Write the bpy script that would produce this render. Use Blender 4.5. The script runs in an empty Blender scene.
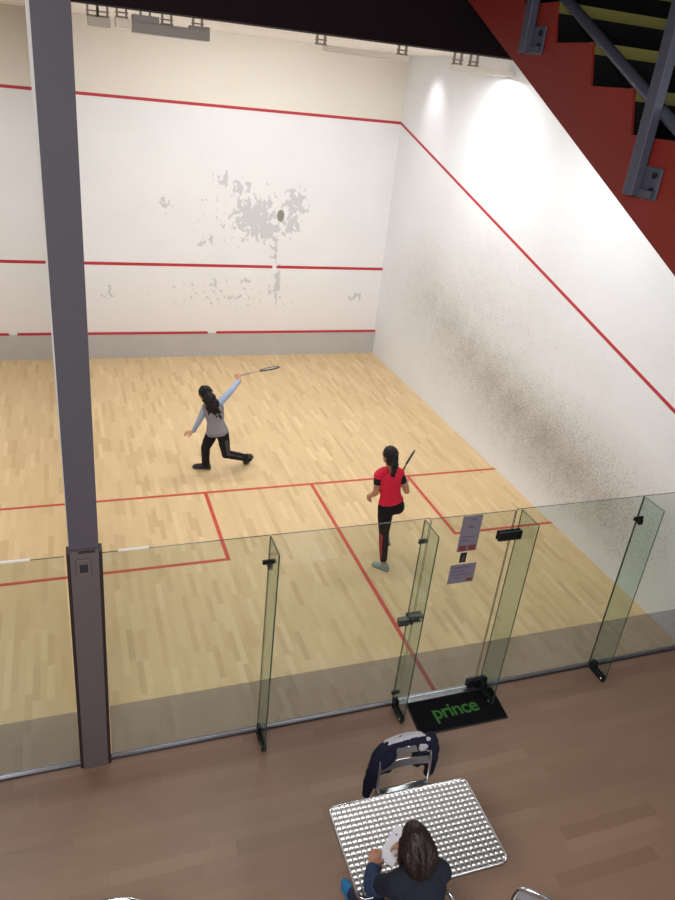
import bpy, bmesh, math, random
from mathutils import Vector as V, Matrix as M
random.seed(7)
SC = bpy.context.scene
COL = SC.collection
XR, YF, ZC = 6.345, 9.813, 5.93        # right wall, front wall, court ceiling
WL0, WL1 = -0.143, 0.06                 # divider wall between the two courts

# ------------------------------------------------------------------ materials
def lin(c):
    return tuple(((v/255)/12.92 if v/255 <= 0.04045 else ((v/255+0.055)/1.055)**2.4) for v in c)+(1.0,)

class NT:
    """small node-tree writer"""
    def __init__(s, name):
        s.m = bpy.data.materials.new(name); s.m.use_nodes = True
        s.t = s.m.node_tree; s.t.nodes.clear()
        s.out = s.t.nodes.new('ShaderNodeOutputMaterial')
    def n(s, kind, **kw):
        nd = s.t.nodes.new(kind)
        for k, v in kw.items(): setattr(nd, k, v)
        return nd
    def set(s, sock, v):
        if hasattr(v, 'is_output'): s.t.links.new(v, sock)
        else: sock.default_value = v
    def math(s, op, a, b=None, clamp=False):
        nd = s.n('ShaderNodeMath', operation=op, use_clamp=clamp)
        s.set(nd.inputs[0], a)
        if b is not None: s.set(nd.inputs[1], b)
        return nd.outputs[0]
    def mix(s, f, a, b, mode='MIX'):
        nd = s.n('ShaderNodeMix', data_type='RGBA', blend_type=mode)
        s.set(nd.inputs[0], f); s.set(nd.inputs[6], a); s.set(nd.inputs[7], b)
        return nd.outputs[2]
    def xyz(s):
        tc = s.n('ShaderNodeTexCoord'); sp = s.n('ShaderNodeSeparateXYZ')
        s.t.links.new(tc.outputs['Object'], sp.inputs[0])
        return tc.outputs['Object'], sp.outputs[0], sp.outputs[1], sp.outputs[2]
    def comb(s, x, y, z):
        nd = s.n('ShaderNodeCombineXYZ')
        for i, v in enumerate((x, y, z)): s.set(nd.inputs[i], v)
        return nd.outputs[0]
    def noise(s, vec, scale, detail=2.0, rough=0.5):
        nd = s.n('ShaderNodeTexNoise'); s.set(nd.inputs['Vector'], vec)
        nd.inputs['Scale'].default_value = scale; nd.inputs['Detail'].default_value = detail
        nd.inputs['Roughness'].default_value = rough
        return nd.outputs[0]
    def white(s, vec):
        nd = s.n('ShaderNodeTexWhiteNoise', noise_dimensions='3D'); s.set(nd.inputs['Vector'], vec)
        return nd.outputs[0]
    def ramp(s, f, stops):
        nd = s.n('ShaderNodeValToRGB'); s.set(nd.inputs[0], f)
        el = nd.color_ramp.elements
        while len(el) < len(stops): el.new(0.5)
        for e, (p, c) in zip(el, stops): e.position = p; e.color = c
        return nd.outputs[0]
    def smooth(s, v, a, b):
        nd = s.n('ShaderNodeMapRange', interpolation_type='SMOOTHSTEP'); s.set(nd.inputs[0], v)
        nd.inputs[1].default_value = a; nd.inputs[2].default_value = b
        return nd.outputs[0]
    def bump(s, h, strength=0.2, dist=0.01):
        nd = s.n('ShaderNodeBump'); s.set(nd.inputs['Height'], h)
        nd.inputs['Strength'].default_value = strength; nd.inputs['Distance'].default_value = dist
        return nd.outputs[0]
    def bsdf(s, color, rough=0.6, metal=0.0, normal=None, spec=0.5, **kw):
        nd = s.n('ShaderNodeBsdfPrincipled')
        s.set(nd.inputs['Base Color'], color); s.set(nd.inputs['Roughness'], rough)
        s.set(nd.inputs['Metallic'], metal); nd.inputs['Specular IOR Level'].default_value = spec
        if normal is not None: s.t.links.new(normal, nd.inputs['Normal'])
        for k, v in kw.items(): s.set(nd.inputs[k.replace('_', ' ')], v)
        s.t.links.new(nd.outputs[0], s.out.inputs[0])
        return s.m

def simple(name, rgb, rough=0.6, metal=0.0, var=0.12, scale=30.0, bump=0.0, spec=0.5):
    t = NT(name); o, x, y, z = t.xyz()
    n = t.noise(o, scale, 3.0)
    c = lin(rgb)
    lo = tuple(v*(1-var) for v in c[:3])+(1,); hi = tuple(min(1, v*(1+var)) for v in c[:3])+(1,)
    col = t.mix(n, lo, hi)
    nm = t.bump(n, bump, 0.004) if bump else None
    return t.bsdf(col, rough, metal, nm, spec)

def plank_mat(name, tones, across, along, w, L, rough, grain=0.18, gap=0.0, spec=0.5):
    """boards: 'across' axis index has width w, 'along' axis has mean length L"""
    t = NT(name); o, x, y, z = t.xyz(); ax = (x, y, z)
    u = t.math('DIVIDE', ax[across], w); row = t.math('FLOOR', u)
    r1 = t.white(t.comb(row, 3.7, 1.3))
    v = t.math('ADD', t.math('DIVIDE', ax[along], L), t.math('MULTIPLY', r1, 9.0))
    cell = t.math('FLOOR', v)
    r2 = t.white(t.comb(row, cell, 0.5))
    col = t.ramp(r2, [(i/(len(tones)-1), lin(c)) for i, c in enumerate(tones)])
    gv = t.comb(t.math('MULTIPLY', ax[across], 60.0), t.math('MULTIPLY', ax[along], 4.0), t.math('MULTIPLY', r2, 20.0))
    g = t.noise(gv, 1.0, 3.0)
    col = t.mix(t.math('MULTIPLY', t.math('SUBTRACT', g, 0.4, clamp=True), grain*4, clamp=True), col, lin(tones[0]))
    if gap:
        f = t.math('FRACT', u); f2 = t.math('FRACT', v)
        e = t.math('MAXIMUM', t.math('LESS_THAN', f, 0.035), t.math('LESS_THAN', f2, 0.004))
        col = t.mix(t.math('MULTIPLY', e, gap), col, tuple(v*0.35 for v in lin(tones[0])[:3])+(1,))
    big = t.noise(o, 0.6, 2.0)
    col = t.mix(t.math('MULTIPLY', t.math('SUBTRACT', big, 0.45, clamp=True), 0.5, clamp=True), col, tuple(v*0.75 for v in lin(tones[1])[:3])+(1,))
    rr = t.math('ADD', rough, t.math('MULTIPLY', g, 0.12))
    return t.bsdf(col, rr, 0.0, None, spec)

def ellipse_mask(t, a, b, lst):
    res = None
    for ca, cb, ra, rb, w in lst:
        da = t.math('DIVIDE', t.math('SUBTRACT', a, ca), ra); db = t.math('DIVIDE', t.math('SUBTRACT', b, cb), rb)
        d = t.math('SQRT', t.math('ADD', t.math('MULTIPLY', da, da), t.math('MULTIPLY', db, db)))
        m = t.math('MULTIPLY', t.math('SUBTRACT', 1.0, d, clamp=True), w)
        res = m if res is None else t.math('MAXIMUM', res, m)
    return res

def front_wall_mat():
    t = NT('front_wall_plaster'); o, x, y, z = t.xyz()
    soft = t.noise(o, 1.3, 3.0)
    white = t.mix(soft, lin((228, 227, 229)), lin((238, 237, 238)))
    lowc = t.mix(t.smooth(z, 0.4, 2.2), lin((234, 229, 228)), white)
    beige = t.mix(soft, lin((228, 221, 209)), lin((234, 228, 217)))
    col = t.mix(t.math('GREATER_THAN', z, 4.73), lowc, beige)
    warp = t.comb(t.math('MULTIPLY', x, 1.35), 0.0, z)
    n = t.noise(warp, 8.5, 3.0, 0.5); n2 = t.noise(warp, 15.0, 1.0)
    m = ellipse_mask(t, x, z, [(3.5, 2.85, 0.85, 0.72, .86), (3.72, 2.60, 0.62, 0.42, .92), (3.2, 3.35, 0.5, 0.4, .62), (4.3, 3.15, 0.55, 0.6, .72), (4.25, 2.75, .35, .5, .8),
                               (2.85, 3.5, 0.35, 0.4, .6), (1.75, 3.02, 0.3, 0.3, .56), (2.55, 2.35, 0.45, 0.25, .52), (4.02, 1.5, 0.2, 0.75, .74), (3.95, 2.2, .25, .4, .6),
                               (2.75, 1.53, 0.3, 0.2, .5), (5.78, 1.27, 0.4, 0.22, .62), (3.4, 1.6, 0.4, 0.2, .46), (3.4, 2.9, 2.0, 1.2, .42), (3.0, 1.3, 3.2, .8, .36), (0.7, 1.3, 0.5, .4, .45)])
    chip = t.math('ADD', t.math('MULTIPLY', n, 1.0), t.math('MULTIPLY', m, 0.62))
    chip = t.math('MULTIPLY', t.smooth(chip, 0.765, 0.82), 0.72)
    col = t.mix(chip, col, t.mix(n2, lin((184, 185, 188)), lin((194, 194, 197))))
    dot = ellipse_mask(t, x, z, [(4.02, 2.89, 0.085, 0.13, 1.0)])
    col = t.mix(t.smooth(dot, 0.0, 0.25), col, lin((138, 138, 126)))
    return t.bsdf(col, 0.55, 0.0, t.bump(soft, 0.05, 0.01), 0.3)

def right_wall_mat():
    t = NT('right_wall_plaster'); o, x, y, z = t.xyz()
    soft = t.noise(o, 1.1, 3.0)
    base = t.mix(soft, lin((226, 228, 232)), lin((237, 239, 244)))
    m = ellipse_mask(t, y, z, [(7.3, 1.9, 2.4, 1.6, .62), (6.5, 1.7, 2.6, 1.5, .72), (5.7, 1.45, 2.6, 1.35, .8), (4.9, 1.3, 2.5, 1.25, .88), (4.1, 1.15, 2.4, 1.15, .95), (3.3, 1.05, 2.3, 1.15, 1.0), (2.6, .95, 2.2, 1.15, .95), (1.9, .85, 2.0, 1.1, .85), (5.6, 2.2, 4.0, 2.2, .45)])
    lowk = t.smooth(z, 0.02, 0.45)
    m = t.math('MULTIPLY', m, t.math('ADD', 0.35, t.math('MULTIPLY', lowk, 0.65)))
    base = t.mix(t.math('MULTIPLY', m, 0.85, clamp=True), base, lin((184, 180, 174)))
    vec = t.comb(0.0, t.math('MULTIPLY', y, 1.0), t.math('MULTIPLY', z, 1.4))
    sp = t.noise(vec, 27.0, 5.0, 0.7); sp2 = t.noise(vec, 5.0, 3.0, 0.6)
    s2 = t.math('ADD', t.math('ADD', t.math('MULTIPLY', sp, .8), t.math('MULTIPLY', sp2, .2)), t.math('MULTIPLY', m, 0.22))
    col = t.mix(t.math('MULTIPLY', t.smooth(s2, 0.56, 0.80), 0.60), base, lin((128, 122, 115)))
    return t.bsdf(col, 0.5, 0.0, t.bump(soft, 0.05, 0.01), 0.3)

def glass_mat(name, tint, refl=1.0):
    t = NT(name); o, x, y, z = t.xyz()
    n = t.noise(o, 0.8, 1.0)
    col = t.mix(n, tuple(v*0.985 for v in tint)+(1,), tuple(tint)+(1,))
    tr = t.n('ShaderNodeBsdfTransparent'); t.set(tr.inputs[0], col)
    gl = t.n('ShaderNodeBsdfGlossy'); gl.inputs['Roughness'].default_value = 0.02
    fr = t.n('ShaderNodeLayerWeight')
    sch = t.math('ADD', .04, t.math('MULTIPLY', t.math('POWER', fr.outputs['Facing'], 5.0), .96))
    mx = t.n('ShaderNodeMixShader'); t.set(mx.inputs[0], t.math('MULTIPLY', sch, refl))
    t.t.links.new(tr.outputs[0], mx.inputs[1]); t.t.links.new(gl.outputs[0], mx.inputs[2])
    t.t.links.new(mx.outputs[0], t.out.inputs[0])
    return t.m

def band_mat():
    t = NT('dark_tint_band'); o, x, y, z = t.xyz()
    n = t.noise(o, 2.0, 2.0)
    tr = t.n('ShaderNodeBsdfTransparent'); t.set(tr.inputs[0], t.mix(n, (.80, .795, .83, 1), (.84, .835, .87, 1)))
    df = t.n('ShaderNodeBsdfDiffuse'); df.inputs[0].default_value = (.42, .40, .44, 1)
    mx = t.n('ShaderNodeMixShader'); mx.inputs[0].default_value = 0.19
    t.t.links.new(tr.outputs[0], mx.inputs[1]); t.t.links.new(df.outputs[0], mx.inputs[2])
    t.t.links.new(mx.outputs[0], t.out.inputs[0])
    return t.m

def dimple_mat():
    # each dimple is smoother, its glint painted as pale colour; between is darker, rougher; object x, y run with the pattern
    t = NT('pressed_aluminium_sheet'); o, x, y, z = t.xyz()
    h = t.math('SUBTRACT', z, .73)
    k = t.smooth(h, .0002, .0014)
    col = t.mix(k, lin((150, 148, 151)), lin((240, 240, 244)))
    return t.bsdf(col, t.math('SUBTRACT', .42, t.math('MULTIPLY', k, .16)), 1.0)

def emit_mat(name, rgb, strength):
    t = NT(name); o, x, y, z = t.xyz()
    return t.bsdf(t.mix(t.noise(o, 5.0), lin(rgb), lin(rgb)), 0.5, 0.0, None, 0.3, Emission_Color=lin(rgb), Emission_Strength=strength)

MT = dict(
    court=plank_mat('court_maple_boards', [(204, 174, 129), (215, 186, 141), (220, 192, 147), (216, 187, 142), (227, 200, 157)], 0, 1, 0.064, 0.46, 0.36, 0.09, 0.0, 0.35),
    lobby=plank_mat('lobby_brown_boards', [(128, 99, 80), (135, 106, 86), (139, 110, 90), (133, 104, 84), (145, 116, 95)], 1, 0, 0.115, 0.95, 0.33, 0.12, 0.18, 0.5),
    front=front_wall_mat(), right=right_wall_mat(),
    white=simple('white_plaster', (232, 229, 225), 0.6, 0, .04, 2),
    ceil=simple('ceiling_paint', (246, 240, 234), 0.7, 0, .04, 2),
    black=simple('black_fascia_paint', (26, 17, 20), 0.8, 0, .2, 3, 0, .1),
    red=simple('red_line_paint', (184, 44, 56), 0.55, 0, .12, 8),
    redfloor=simple('worn_red_floor_line', (196, 70, 54), 0.5, 0, .2, 14),
    tin=simple('tin_grey_paint', (186, 182, 181), 0.5, 0, .07, 3),
    colm=simple('column_grey_paint', (84, 80, 88), 0.55, 0, .06, 4, 0, .3),
    casing=simple('column_casing_paint', (98, 88, 88), 0.55, 0, .06, 4, 0, .3),
    channel=simple('dark_channel', (42, 32, 31), 0.5, 0, .1, 10),
    alu=simple('brushed_aluminium', (196, 198, 202), 0.32, 1.0, .1, 40),
    sill=simple('dull_sill_metal', (112, 110, 116), 0.28, 1.0, .1, 3),
    chrome=simple('polished_tube', (205, 207, 212), 0.16, 1.0, .05, 20),
    tabletop=dimple_mat(),
    blackm=simple('black_fitting', (22, 22, 24), 0.4, 0.3, .15, 30),
    clamp=simple('dark_green_steel_clamp', (38, 50, 48), 0.35, 0.6, .2, 30),
    greym=simple('grey_steel_fitting', (84, 86, 82), 0.4, 0.7, .12, 30),
    glass=glass_mat('clear_glass', (.885, .915, .90), .9),
    fin=glass_mat('green_fin_glass', (.85, .92, .905), .9),
    edge=simple('glass_edge_green', (48, 70, 60), 0.2, 0.0, .2, 12),
    band=band_mat(),
    glint=simple('white_edge_glint', (236, 234, 230), 0.4, 0, .03, 20),
    mat=simple('black_doormat_pile', (17, 17, 20), 0.95, 0, .4, 220, .6, .1),
    logo=simple('green_mat_lettering', (62, 112, 52), 0.9, 0, .2, 150, .3, .1),
    paper=simple('white_paper', (214, 214, 224), 0.7, 0, .03, 20),
    notice=simple('lilac_grey_notice', (114, 108, 116), 0.6, 0, .06, 25),
    ink=simple('notice_ink', (84, 80, 104), 0.6, 0, .15, 40),
    inkred=simple('notice_red_print', (112, 48, 50), 0.6, 0, .3, 40),
    redsteel=simple('red_stringer_paint', (116, 33, 25), 0.5, 0, .06, 3, 0, .3),
    tread=simple('black_rubber_tread', (13, 11, 12), 0.85, 0, .3, 60, .3, .15),
    nosing=simple('olive_yellow_nosing', (84, 80, 22), 0.7, 0, .15, 40),
    rail=simple('grey_railing_paint', (74, 76, 90), 0.42, .3, .12, 30),
    fixgrey=simple('grey_lamp_housing', (132, 127, 126), 0.5, .2, .06, 10),
    fixwhite=simple('pale_lamp_housing', (214, 206, 196), 0.5, 0, .05, 10),
    fixpale=simple('pale_grey_lamp_housing', (176, 168, 160), 0.5, .1, .05, 10),
    fixdark=simple('lamp_bracket_grey', (140, 131, 122), 0.5, .3, .08, 20),
    diff=emit_mat('lamp_diffuser', (190, 184, 176), 0.12),
    skin=simple('skin', (196, 146, 118), 0.5, 0, .06, 25),
    skin2=simple('skin_tanned', (174, 124, 96), 0.5, 0, .06, 25),
    hair=simple('black_brown_hair', (20, 14, 14), 0.55, 0, .35, 70, .5, .3),
    hair2=simple('dark_brown_hair', (34, 22, 19), 0.45, 0, .35, 70, .5, .3),
    greyvest=simple('grey_vest_cloth', (134, 132, 138), 0.9, 0, .12, 60, .3, .2),
    blue=simple('pale_blue_sleeve_cloth', (162, 175, 205), 0.9, 0, .08, 50, .3, .2),
    blackcl=simple('black_trouser_cloth', (30, 27, 31), 0.9, 0, .2, 60, .3, .2),
    darkgrey=simple('dark_grey_panel_cloth', (72, 70, 74), 0.9, 0, .2, 60, .3, .2),
    pink=simple('bright_red_shirt_cloth', (216, 40, 68), 0.85, 0, .1, 60, .3, .2),
    blacktee=simple('black_tee_cloth', (34, 32, 36), 0.9, 0, .15, 60, .3, .2),
    redstripe=simple('red_legging_stripe', (172, 44, 42), 0.85, 0, .35, 50),
    shoed=simple('black_shoe', (34, 32, 34), 0.6, 0, .15, 40),
    sole=simple('grey_shoe_sole', (150, 140, 132), 0.7, 0, .1, 40),
    shoet=simple('grey_teal_shoe', (134, 158, 162), 0.7, 0, .15, 40),
    shoeb=simple('bright_blue_shoe', (28, 116, 178), 0.6, 0, .15, 40),
    denim=simple('dark_denim', (48, 62, 92), 0.9, 0, .25, 80, .4, .2),
    cardi=simple('dark_slate_jacket_cloth', (32, 36, 46), 0.9, 0, .2, 50, .4, .2),
    navy=simple('navy_jacket_cloth', (26, 27, 46), 0.9, 0, .3, 40, .5, .2),
    lining=simple('pale_grey_lining', (176, 174, 180), 0.9, 0, .15, 50, .5, .2),
    eye=simple('eye_white', (225, 222, 218), 0.3, 0, .02, 20),
    lip=simple('lip_colour', (150, 84, 78), 0.5, 0, .05, 20),
    racketb=simple('black_racket_frame', (34, 33, 36), 0.35, .2, .1, 30),
    rackety=simple('pale_grey_racket_shaft', (168, 160, 150), 0.4, .1, .08, 30),
    string=simple('racket_string', (190, 188, 180), 0.6, 0, .05, 20),
    screen=simple('dark_panel_screen', (20, 18, 20), 0.25, 0, .1, 20),
    plate=simple('wall_plate_grey', (98, 88, 86), 0.5, 0, .05, 20),
)

# ------------------------------------------------------------------ object helpers
def link(name, me, parent=None, mats=None):
    o = bpy.data.objects.new(name, me); COL.objects.link(o)
    if mats is not None:
        for m in (mats if isinstance(mats, (list, tuple)) else [mats]): me.materials.append(m)
    if parent is not None: o.parent = parent
    return o
def tag(o, label, cat, group=None):
    o['label'] = label; o['category'] = cat
    if group: o['group'] = group
    return o
def empty(name, loc, label, cat, group=None, rz=0.0):
    o = bpy.data.objects.new(name, None); COL.objects.link(o)
    o.location = loc; o.rotation_euler = (0, 0, rz); o.empty_display_size = 0.1
    return tag(o, label, cat, group)

class MB:
    """collects shapes into one bmesh"""
    def __init__(s): s.b = bmesh.new()
    def box(s, lo, hi, bevel=0.0, mi=0):
        nb = bmesh.new(); bmesh.ops.create_cube(nb, size=1.0)
        lo, hi = V(lo), V(hi)
        for v in nb.verts: v.co = V([lo[i]+(v.co[i]+.5)*(hi[i]-lo[i]) for i in range(3)])
        if bevel: bmesh.ops.bevel(nb, geom=nb.edges[:], offset=bevel, segments=2, profile=.5, affect='EDGES')
        return s.merge(nb, mi)
    def merge(s, nb, mi=0, mx=None):
        for f in nb.faces: f.material_index = mi
        if mx is not None: bmesh.ops.transform(nb, matrix=mx, verts=nb.verts)
        me = bpy.data.meshes.new('tmp'); nb.to_mesh(me); nb.free(); s.b.from_mesh(me); bpy.data.meshes.remove(me)
        return s
    def obox(s, c, ax, ay, az, bevel=0.0, mi=0):
        """box about centre c with half-axis vectors"""
        nb = bmesh.new(); bmesh.ops.create_cube(nb, size=2.0)
        if bevel: 
            sc = (V(ax).length, V(ay).length, V(az).length)
            for v in nb.verts: v.co = V([v.co[i]*sc[i] for i in range(3)])
            bmesh.ops.bevel(nb, geom=nb.edges[:], offset=bevel, segments=2, profile=.5, affect='EDGES')
            ax, ay, az = V(ax).normalized(), V(ay).normalized(), V(az).normalized()
        for v in nb.verts: v.co = V(c)+V(ax)*v.co.x+V(ay)*v.co.y+V(az)*v.co.z
        return s.merge(nb, mi)
    def ring_loft(s, rings, cap=True, mi=0, closed=False):
        vs = [[s.b.verts.new(p) for p in r] for r in rings]
        n = len(vs[0]); fs = []
        pairs = list(zip(vs[:-1], vs[1:]))+([(vs[-1], vs[0])] if closed else [])
        for a, b in pairs:
            for i in range(n):
                fs.append(s.b.faces.new((a[i], a[(i+1) % n], b[(i+1) % n], b[i])))
        if cap and not closed:
            fs.append(s.b.faces.new(vs[0][::-1])); fs.append(s.b.faces.new(vs[-1]))
        for f in fs: f.material_index = mi
        return s
    def tube(s, pts, r, seg=10, closed=False, mi=0, smooth=0):
        pts = [V(p) for p in pts]
        if smooth:
            q = []; n = len(pts)
            rng = range(n) if closed else range(n-1)
            g = (lambda i: pts[i % n]) if closed else (lambda i: pts[max(0, min(n-1, i))])
            for i in rng:
                p0, p1, p2, p3 = g(i-1), g(i), g(i+1), g(i+2)
                for k in range(smooth):
                    t = k/smooth
                    q.append(.5*((2*p1)+(p2-p0)*t+(2*p0-5*p1+4*p2-p3)*t*t+(3*p1-p0-3*p2+p3)*t**3))
            if not closed: q.append(pts[-1])
            pts = q
        n = len(pts); rad = r if isinstance(r, (list, tuple)) else None
        rings = []; prev = None
        for i, p in enumerate(pts):
            a = pts[(i-1) % n] if (closed or i > 0) else p
            b = pts[(i+1) % n] if (closed or i < n-1) else p
            d = (b-a).normalized()
            if prev is None:
                u = d.orthogonal().normalized()
            else:
                u = (prev-d*prev.dot(d)); u = u.normalized() if u.length > 1e-6 else d.orthogonal().normalized()
            prev = u; w = d.cross(u)
            rr = (rad[0]+(rad[1]-rad[0])*i/(n-1)) if rad else r
            rings.append([p+(u*math.cos(2*math.pi*k/seg)+w*math.sin(2*math.pi*k/seg))*rr for k in range(seg)])
        return s.ring_loft(rings, True, mi, closed)
    def ell(s, c, ax, ay, az, sub=3, mi=0):
        nb = bmesh.new(); bmesh.ops.create_icosphere(nb, subdivisions=sub, radius=1.0)
        for v in nb.verts: v.co = V(c)+V(ax)*v.co.x+V(ay)*v.co.y+V(az)*v.co.z
        return s.merge(nb, mi)
    def ball(s, c, r, sub=3, mi=0): return s.ell(c, (r, 0, 0), (0, r, 0), (0, 0, r), sub, mi)
    def limb(s, pts, rs, c0=True, c1=True, seg=18):
        """tapered chain with rounded joints; flat ends where c0/c1 are False"""
        pts = [V(p) for p in pts]
        for i in range(len(pts)-1):
            a, b = pts[i], pts[i+1]; d = (b-a).normalized(); u = d.orthogonal().normalized(); w = d.cross(u)
            s.ring_loft([[p+(u*math.cos(2*math.pi*k/seg)+w*math.sin(2*math.pi*k/seg))*r for k in range(seg)] for p, r in ((a, rs[i]), (b, rs[i+1]))])
        for i, p in enumerate(pts):
            if (i == 0 and not c0) or (i == len(pts)-1 and not c1): continue
            s.ball(p, rs[i], 3)
        return s
    def sections(s, secs, seg=24, ends=(True, True)):
        """secs: (centre, lateral unit, forward unit, a, b)"""
        rings = []
        def ring(c, l, f, a, b): return [V(c)+V(l)*(a*math.cos(2*math.pi*k/seg))+V(f)*(b*math.sin(2*math.pi*k/seg)) for k in range(seg)]
        for q in secs: rings.append(ring(*q))
        s.ring_loft(rings)
        return s
    def prism(s, poly, axis, t0, t1, mi=0):
        """poly in the two other axes (in order), extruded along axis"""
        def P(p, t):
            q = [p[0], p[1]]; q.insert(axis, t); return V(q)
        a = [s.b.verts.new(P(p, t0)) for p in poly]; b = [s.b.verts.new(P(p, t1)) for p in poly]
        n = len(poly); fs = [s.b.faces.new(a), s.b.faces.new(b[::-1])]
        for i in range(n): fs.append(s.b.faces.new((a[i], b[i], b[(i+1) % n], a[(i+1) % n])))
        for f in fs: f.material_index = mi
        return s
    def build(s, name, mats, parent=None, smooth=False, local=None, angle=None):
        bmesh.ops.recalc_face_normals(s.b, faces=s.b.faces[:])
        me = bpy.data.meshes.new(name)
        if local is not None:
            for v in s.b.verts: v.co = v.co-V(local)
        s.b.to_mesh(me); s.b.free()
        if smooth: me.polygons.foreach_set('use_smooth', [True]*len(me.polygons))
        o = link(name, me, parent, mats)
        return o
    def remesh(s, name, mats, voxel, iters, parent=None, local=None, noise=0.0, nscale=.05):
        """weld everything into one continuous surface"""
        bmesh.ops.recalc_face_normals(s.b, faces=s.b.faces[:])
        me = bpy.data.meshes.new('tmp'); s.b.to_mesh(me); s.b.free()
        o = bpy.data.objects.new('tmp', me); COL.objects.link(o)
        r = o.modifiers.new('r', 'REMESH'); r.mode = 'VOXEL'; r.voxel_size = voxel
        if iters:
            k = o.modifiers.new('s', 'SMOOTH'); k.factor = .5; k.iterations = iters
        if noise:
            tx = bpy.data.textures.new('t', 'CLOUDS'); tx.noise_scale = nscale
            dm = o.modifiers.new('d', 'DISPLACE'); dm.texture = tx; dm.strength = noise; dm.mid_level = .5
        dg = bpy.context.evaluated_depsgraph_get(); dg.update()
        m2 = bpy.data.meshes.new_from_object(o.evaluated_get(dg), depsgraph=dg)
        bpy.data.objects.remove(o); bpy.data.meshes.remove(me)
        m2.materials.clear()
        if local is not None: m2.transform(M.Translation(-V(local)))
        m2.polygons.foreach_set('use_smooth', [True]*len(m2.polygons))
        m2.name = name
        return link(name, m2, parent, mats)

def struct(o): o['kind'] = 'structure'; return o
def sbox(name, lo, hi, m, parent=None, bevel=0.0):
    o = MB().box(lo, hi, bevel).build(name, m, parent)
    return o if parent is not None else struct(o)
def dup_tree(o, parent=None):
    c = o.copy(); COL.objects.link(c)
    if parent is not None: c.parent = parent
    for ch in list(o.children): dup_tree(ch, c)
    return c

# ------------------------------------------------------------------ the setting
flo = sbox('floor', (-6.6, 0.0, -0.12), (XR, YF, 0.0), MT['court'])
lob = sbox('floor', (-6.6, -9.0, -0.12), (9.0, 0.0, 0.0), MT['lobby'])
fw = sbox('wall_front', (-6.6, YF, -0.12), (XR+.2, YF+.2, ZC+.1), MT['front'])
rw = sbox('wall_right', (XR, 0.0, -0.12), (XR+.2, YF, ZC+.1), MT['right'])
lw = sbox('wall_left', (WL0, 0.13, 0.0), (WL1, YF, ZC), MT['white'])
sbox('wall_far_left', (-6.8, 0.0, -0.12), (-6.6, YF+.2, ZC+.1), MT['white'])
sbox('ceiling', (-6.6, 0.2, ZC), (XR, YF, ZC+.1), MT['ceil'])
sbox('trim_1', (-6.6, 0.0, 5.612), (9.0, 0.2, 8.6), MT['black'])         # black fascia above the glass
sbox('ceiling_lobby', (-6.6, -9.0, 8.6), (9.0, 0.2, 8.7), MT['black'])
def fl(lo, hi): sbox('court_line', (lo[0], lo[1], 0.0), (hi[0], hi[1], 0.0015), MT['redfloor'], flo)
fl((WL1, 4.26), (XR, 4.31)); fl((-6.6, 4.26), (WL0, 4.31))
fl((3.175, 0.05), (3.225, 4.26))
fl((1.60, 2.63), (1.65, 4.26)); fl((WL1, 2.63), (1.60, 2.68))
fl((4.75, 2.63), (4.80, 4.26)); fl((4.80, 2.63), (XR, 2.68))
fl((-1.77, 2.63), (WL0, 2.68)); fl((-1.82, 2.63), (-1.77, 4.26))
def wl(x0, x1, z0, z1): sbox('wall_line', (x0, YF-.003, z0), (x1, YF, z1), MT['red'], fw)
for a, b in ((-6.6, WL0), (WL1, XR)):
    wl(a, b, 4.73, 4.78)
wl(-6.6, WL0, 1.852, 1.908); wl(WL1, 3.91, 1.852, 1.908); wl(4.0, XR, 1.852, 1.908)
# tin: grey board along the foot of the front wall, red top strip with worn gaps
tin = sbox('trim_2', (-6.6, YF-.03, 0.0), (XR, YF, 0.49), MT['tin'])
for a, b in ((-6.6, -1.13), (-.98, WL0), (WL1, 2.62), (2.80, XR)):
    sbox('tin_strip', (a, YF-.034, 0.49), (b, YF, 0.53), MT['red'], tin)
# side-wall out line, falling from the front wall to the back glass
b = MB(); b.prism([(YF, 4.732), (YF, 4.778), (0, 2.133), (0, 2.087)], 0, XR-.003, XR); b.build('wall_line', MT['red'], rw)
# metal sill the glass stands in
for n, (a, c) in enumerate(((-6.6, -.17), (.07, 2.772), (3.612, XR))):
    t = sbox('trim_%d' % (3+n), (a, -.026, 0.0), (c, .03, 0.022), MT['sill'], bevel=.004)
sbox('trim_6', (2.772, -.045, 0.0), (3.612, .05, 0.012), MT['alu'], bevel=.003)

def pane(mb, lo, hi): return mb.box(lo, hi)
def glass_obj(name, lo, hi, m, parent=None):
    """box with its broad faces clear and its four narrow edges dark green"""
    b = MB().box(lo, hi); th = min(range(3), key=lambda i: hi[i]-lo[i])
    for f in b.b.faces: f.material_index = 0 if abs(f.normal[th]) > .9 else 1
    return b.build(name, [m, MT['edge']], parent)
GT = 2.14
panes = ((-6.4, -.175), (.077, 1.352), (1.358, 2.764), (3.622, 5.032), (5.038, XR-.004))
for i, (a, c) in enumerate(panes):
    w = struct(glass_obj('window_%d' % (i+1), (a, -.006, .02), (c, .006, GT), MT['glass']))
    sbox('dark_band', (a+.001, .0065, .033), (c-.001, .0075, .60), MT['band'], w)  # darker tinted band along the foot of each pane
    if i == 0: sbox('edge_glint', (-.60, -.008, GT), (-.40, .008, GT+.012), MT['glint'], w)  # white strip painted in for a glint on the glass top edge
    if i == 1: sbox('edge_glint', (.20, -.008, GT), (.42, .008, GT+.012), MT['glint'], w)
door = struct(glass_obj('door_1', (2.776, -.006, .022), (3.610, .006, GT-.01), MT['glass']))
sbox('dark_band', (2.778, .0065, .033), (3.608, .0075, .60), MT['band'], door)
for z0, z1, x0, x1 in ((1.825, 1.915, 3.48, 3.72), (.035, .125, 3.52, 3.745)):
    h = MB(); h.box((x0, -.03, z0), (x1, -.0065, z1), .004); h.box((x0, .0078, z0), (x1, .028, z1), .004)
    h.build('hinge', MT['blackm'], door)
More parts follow.
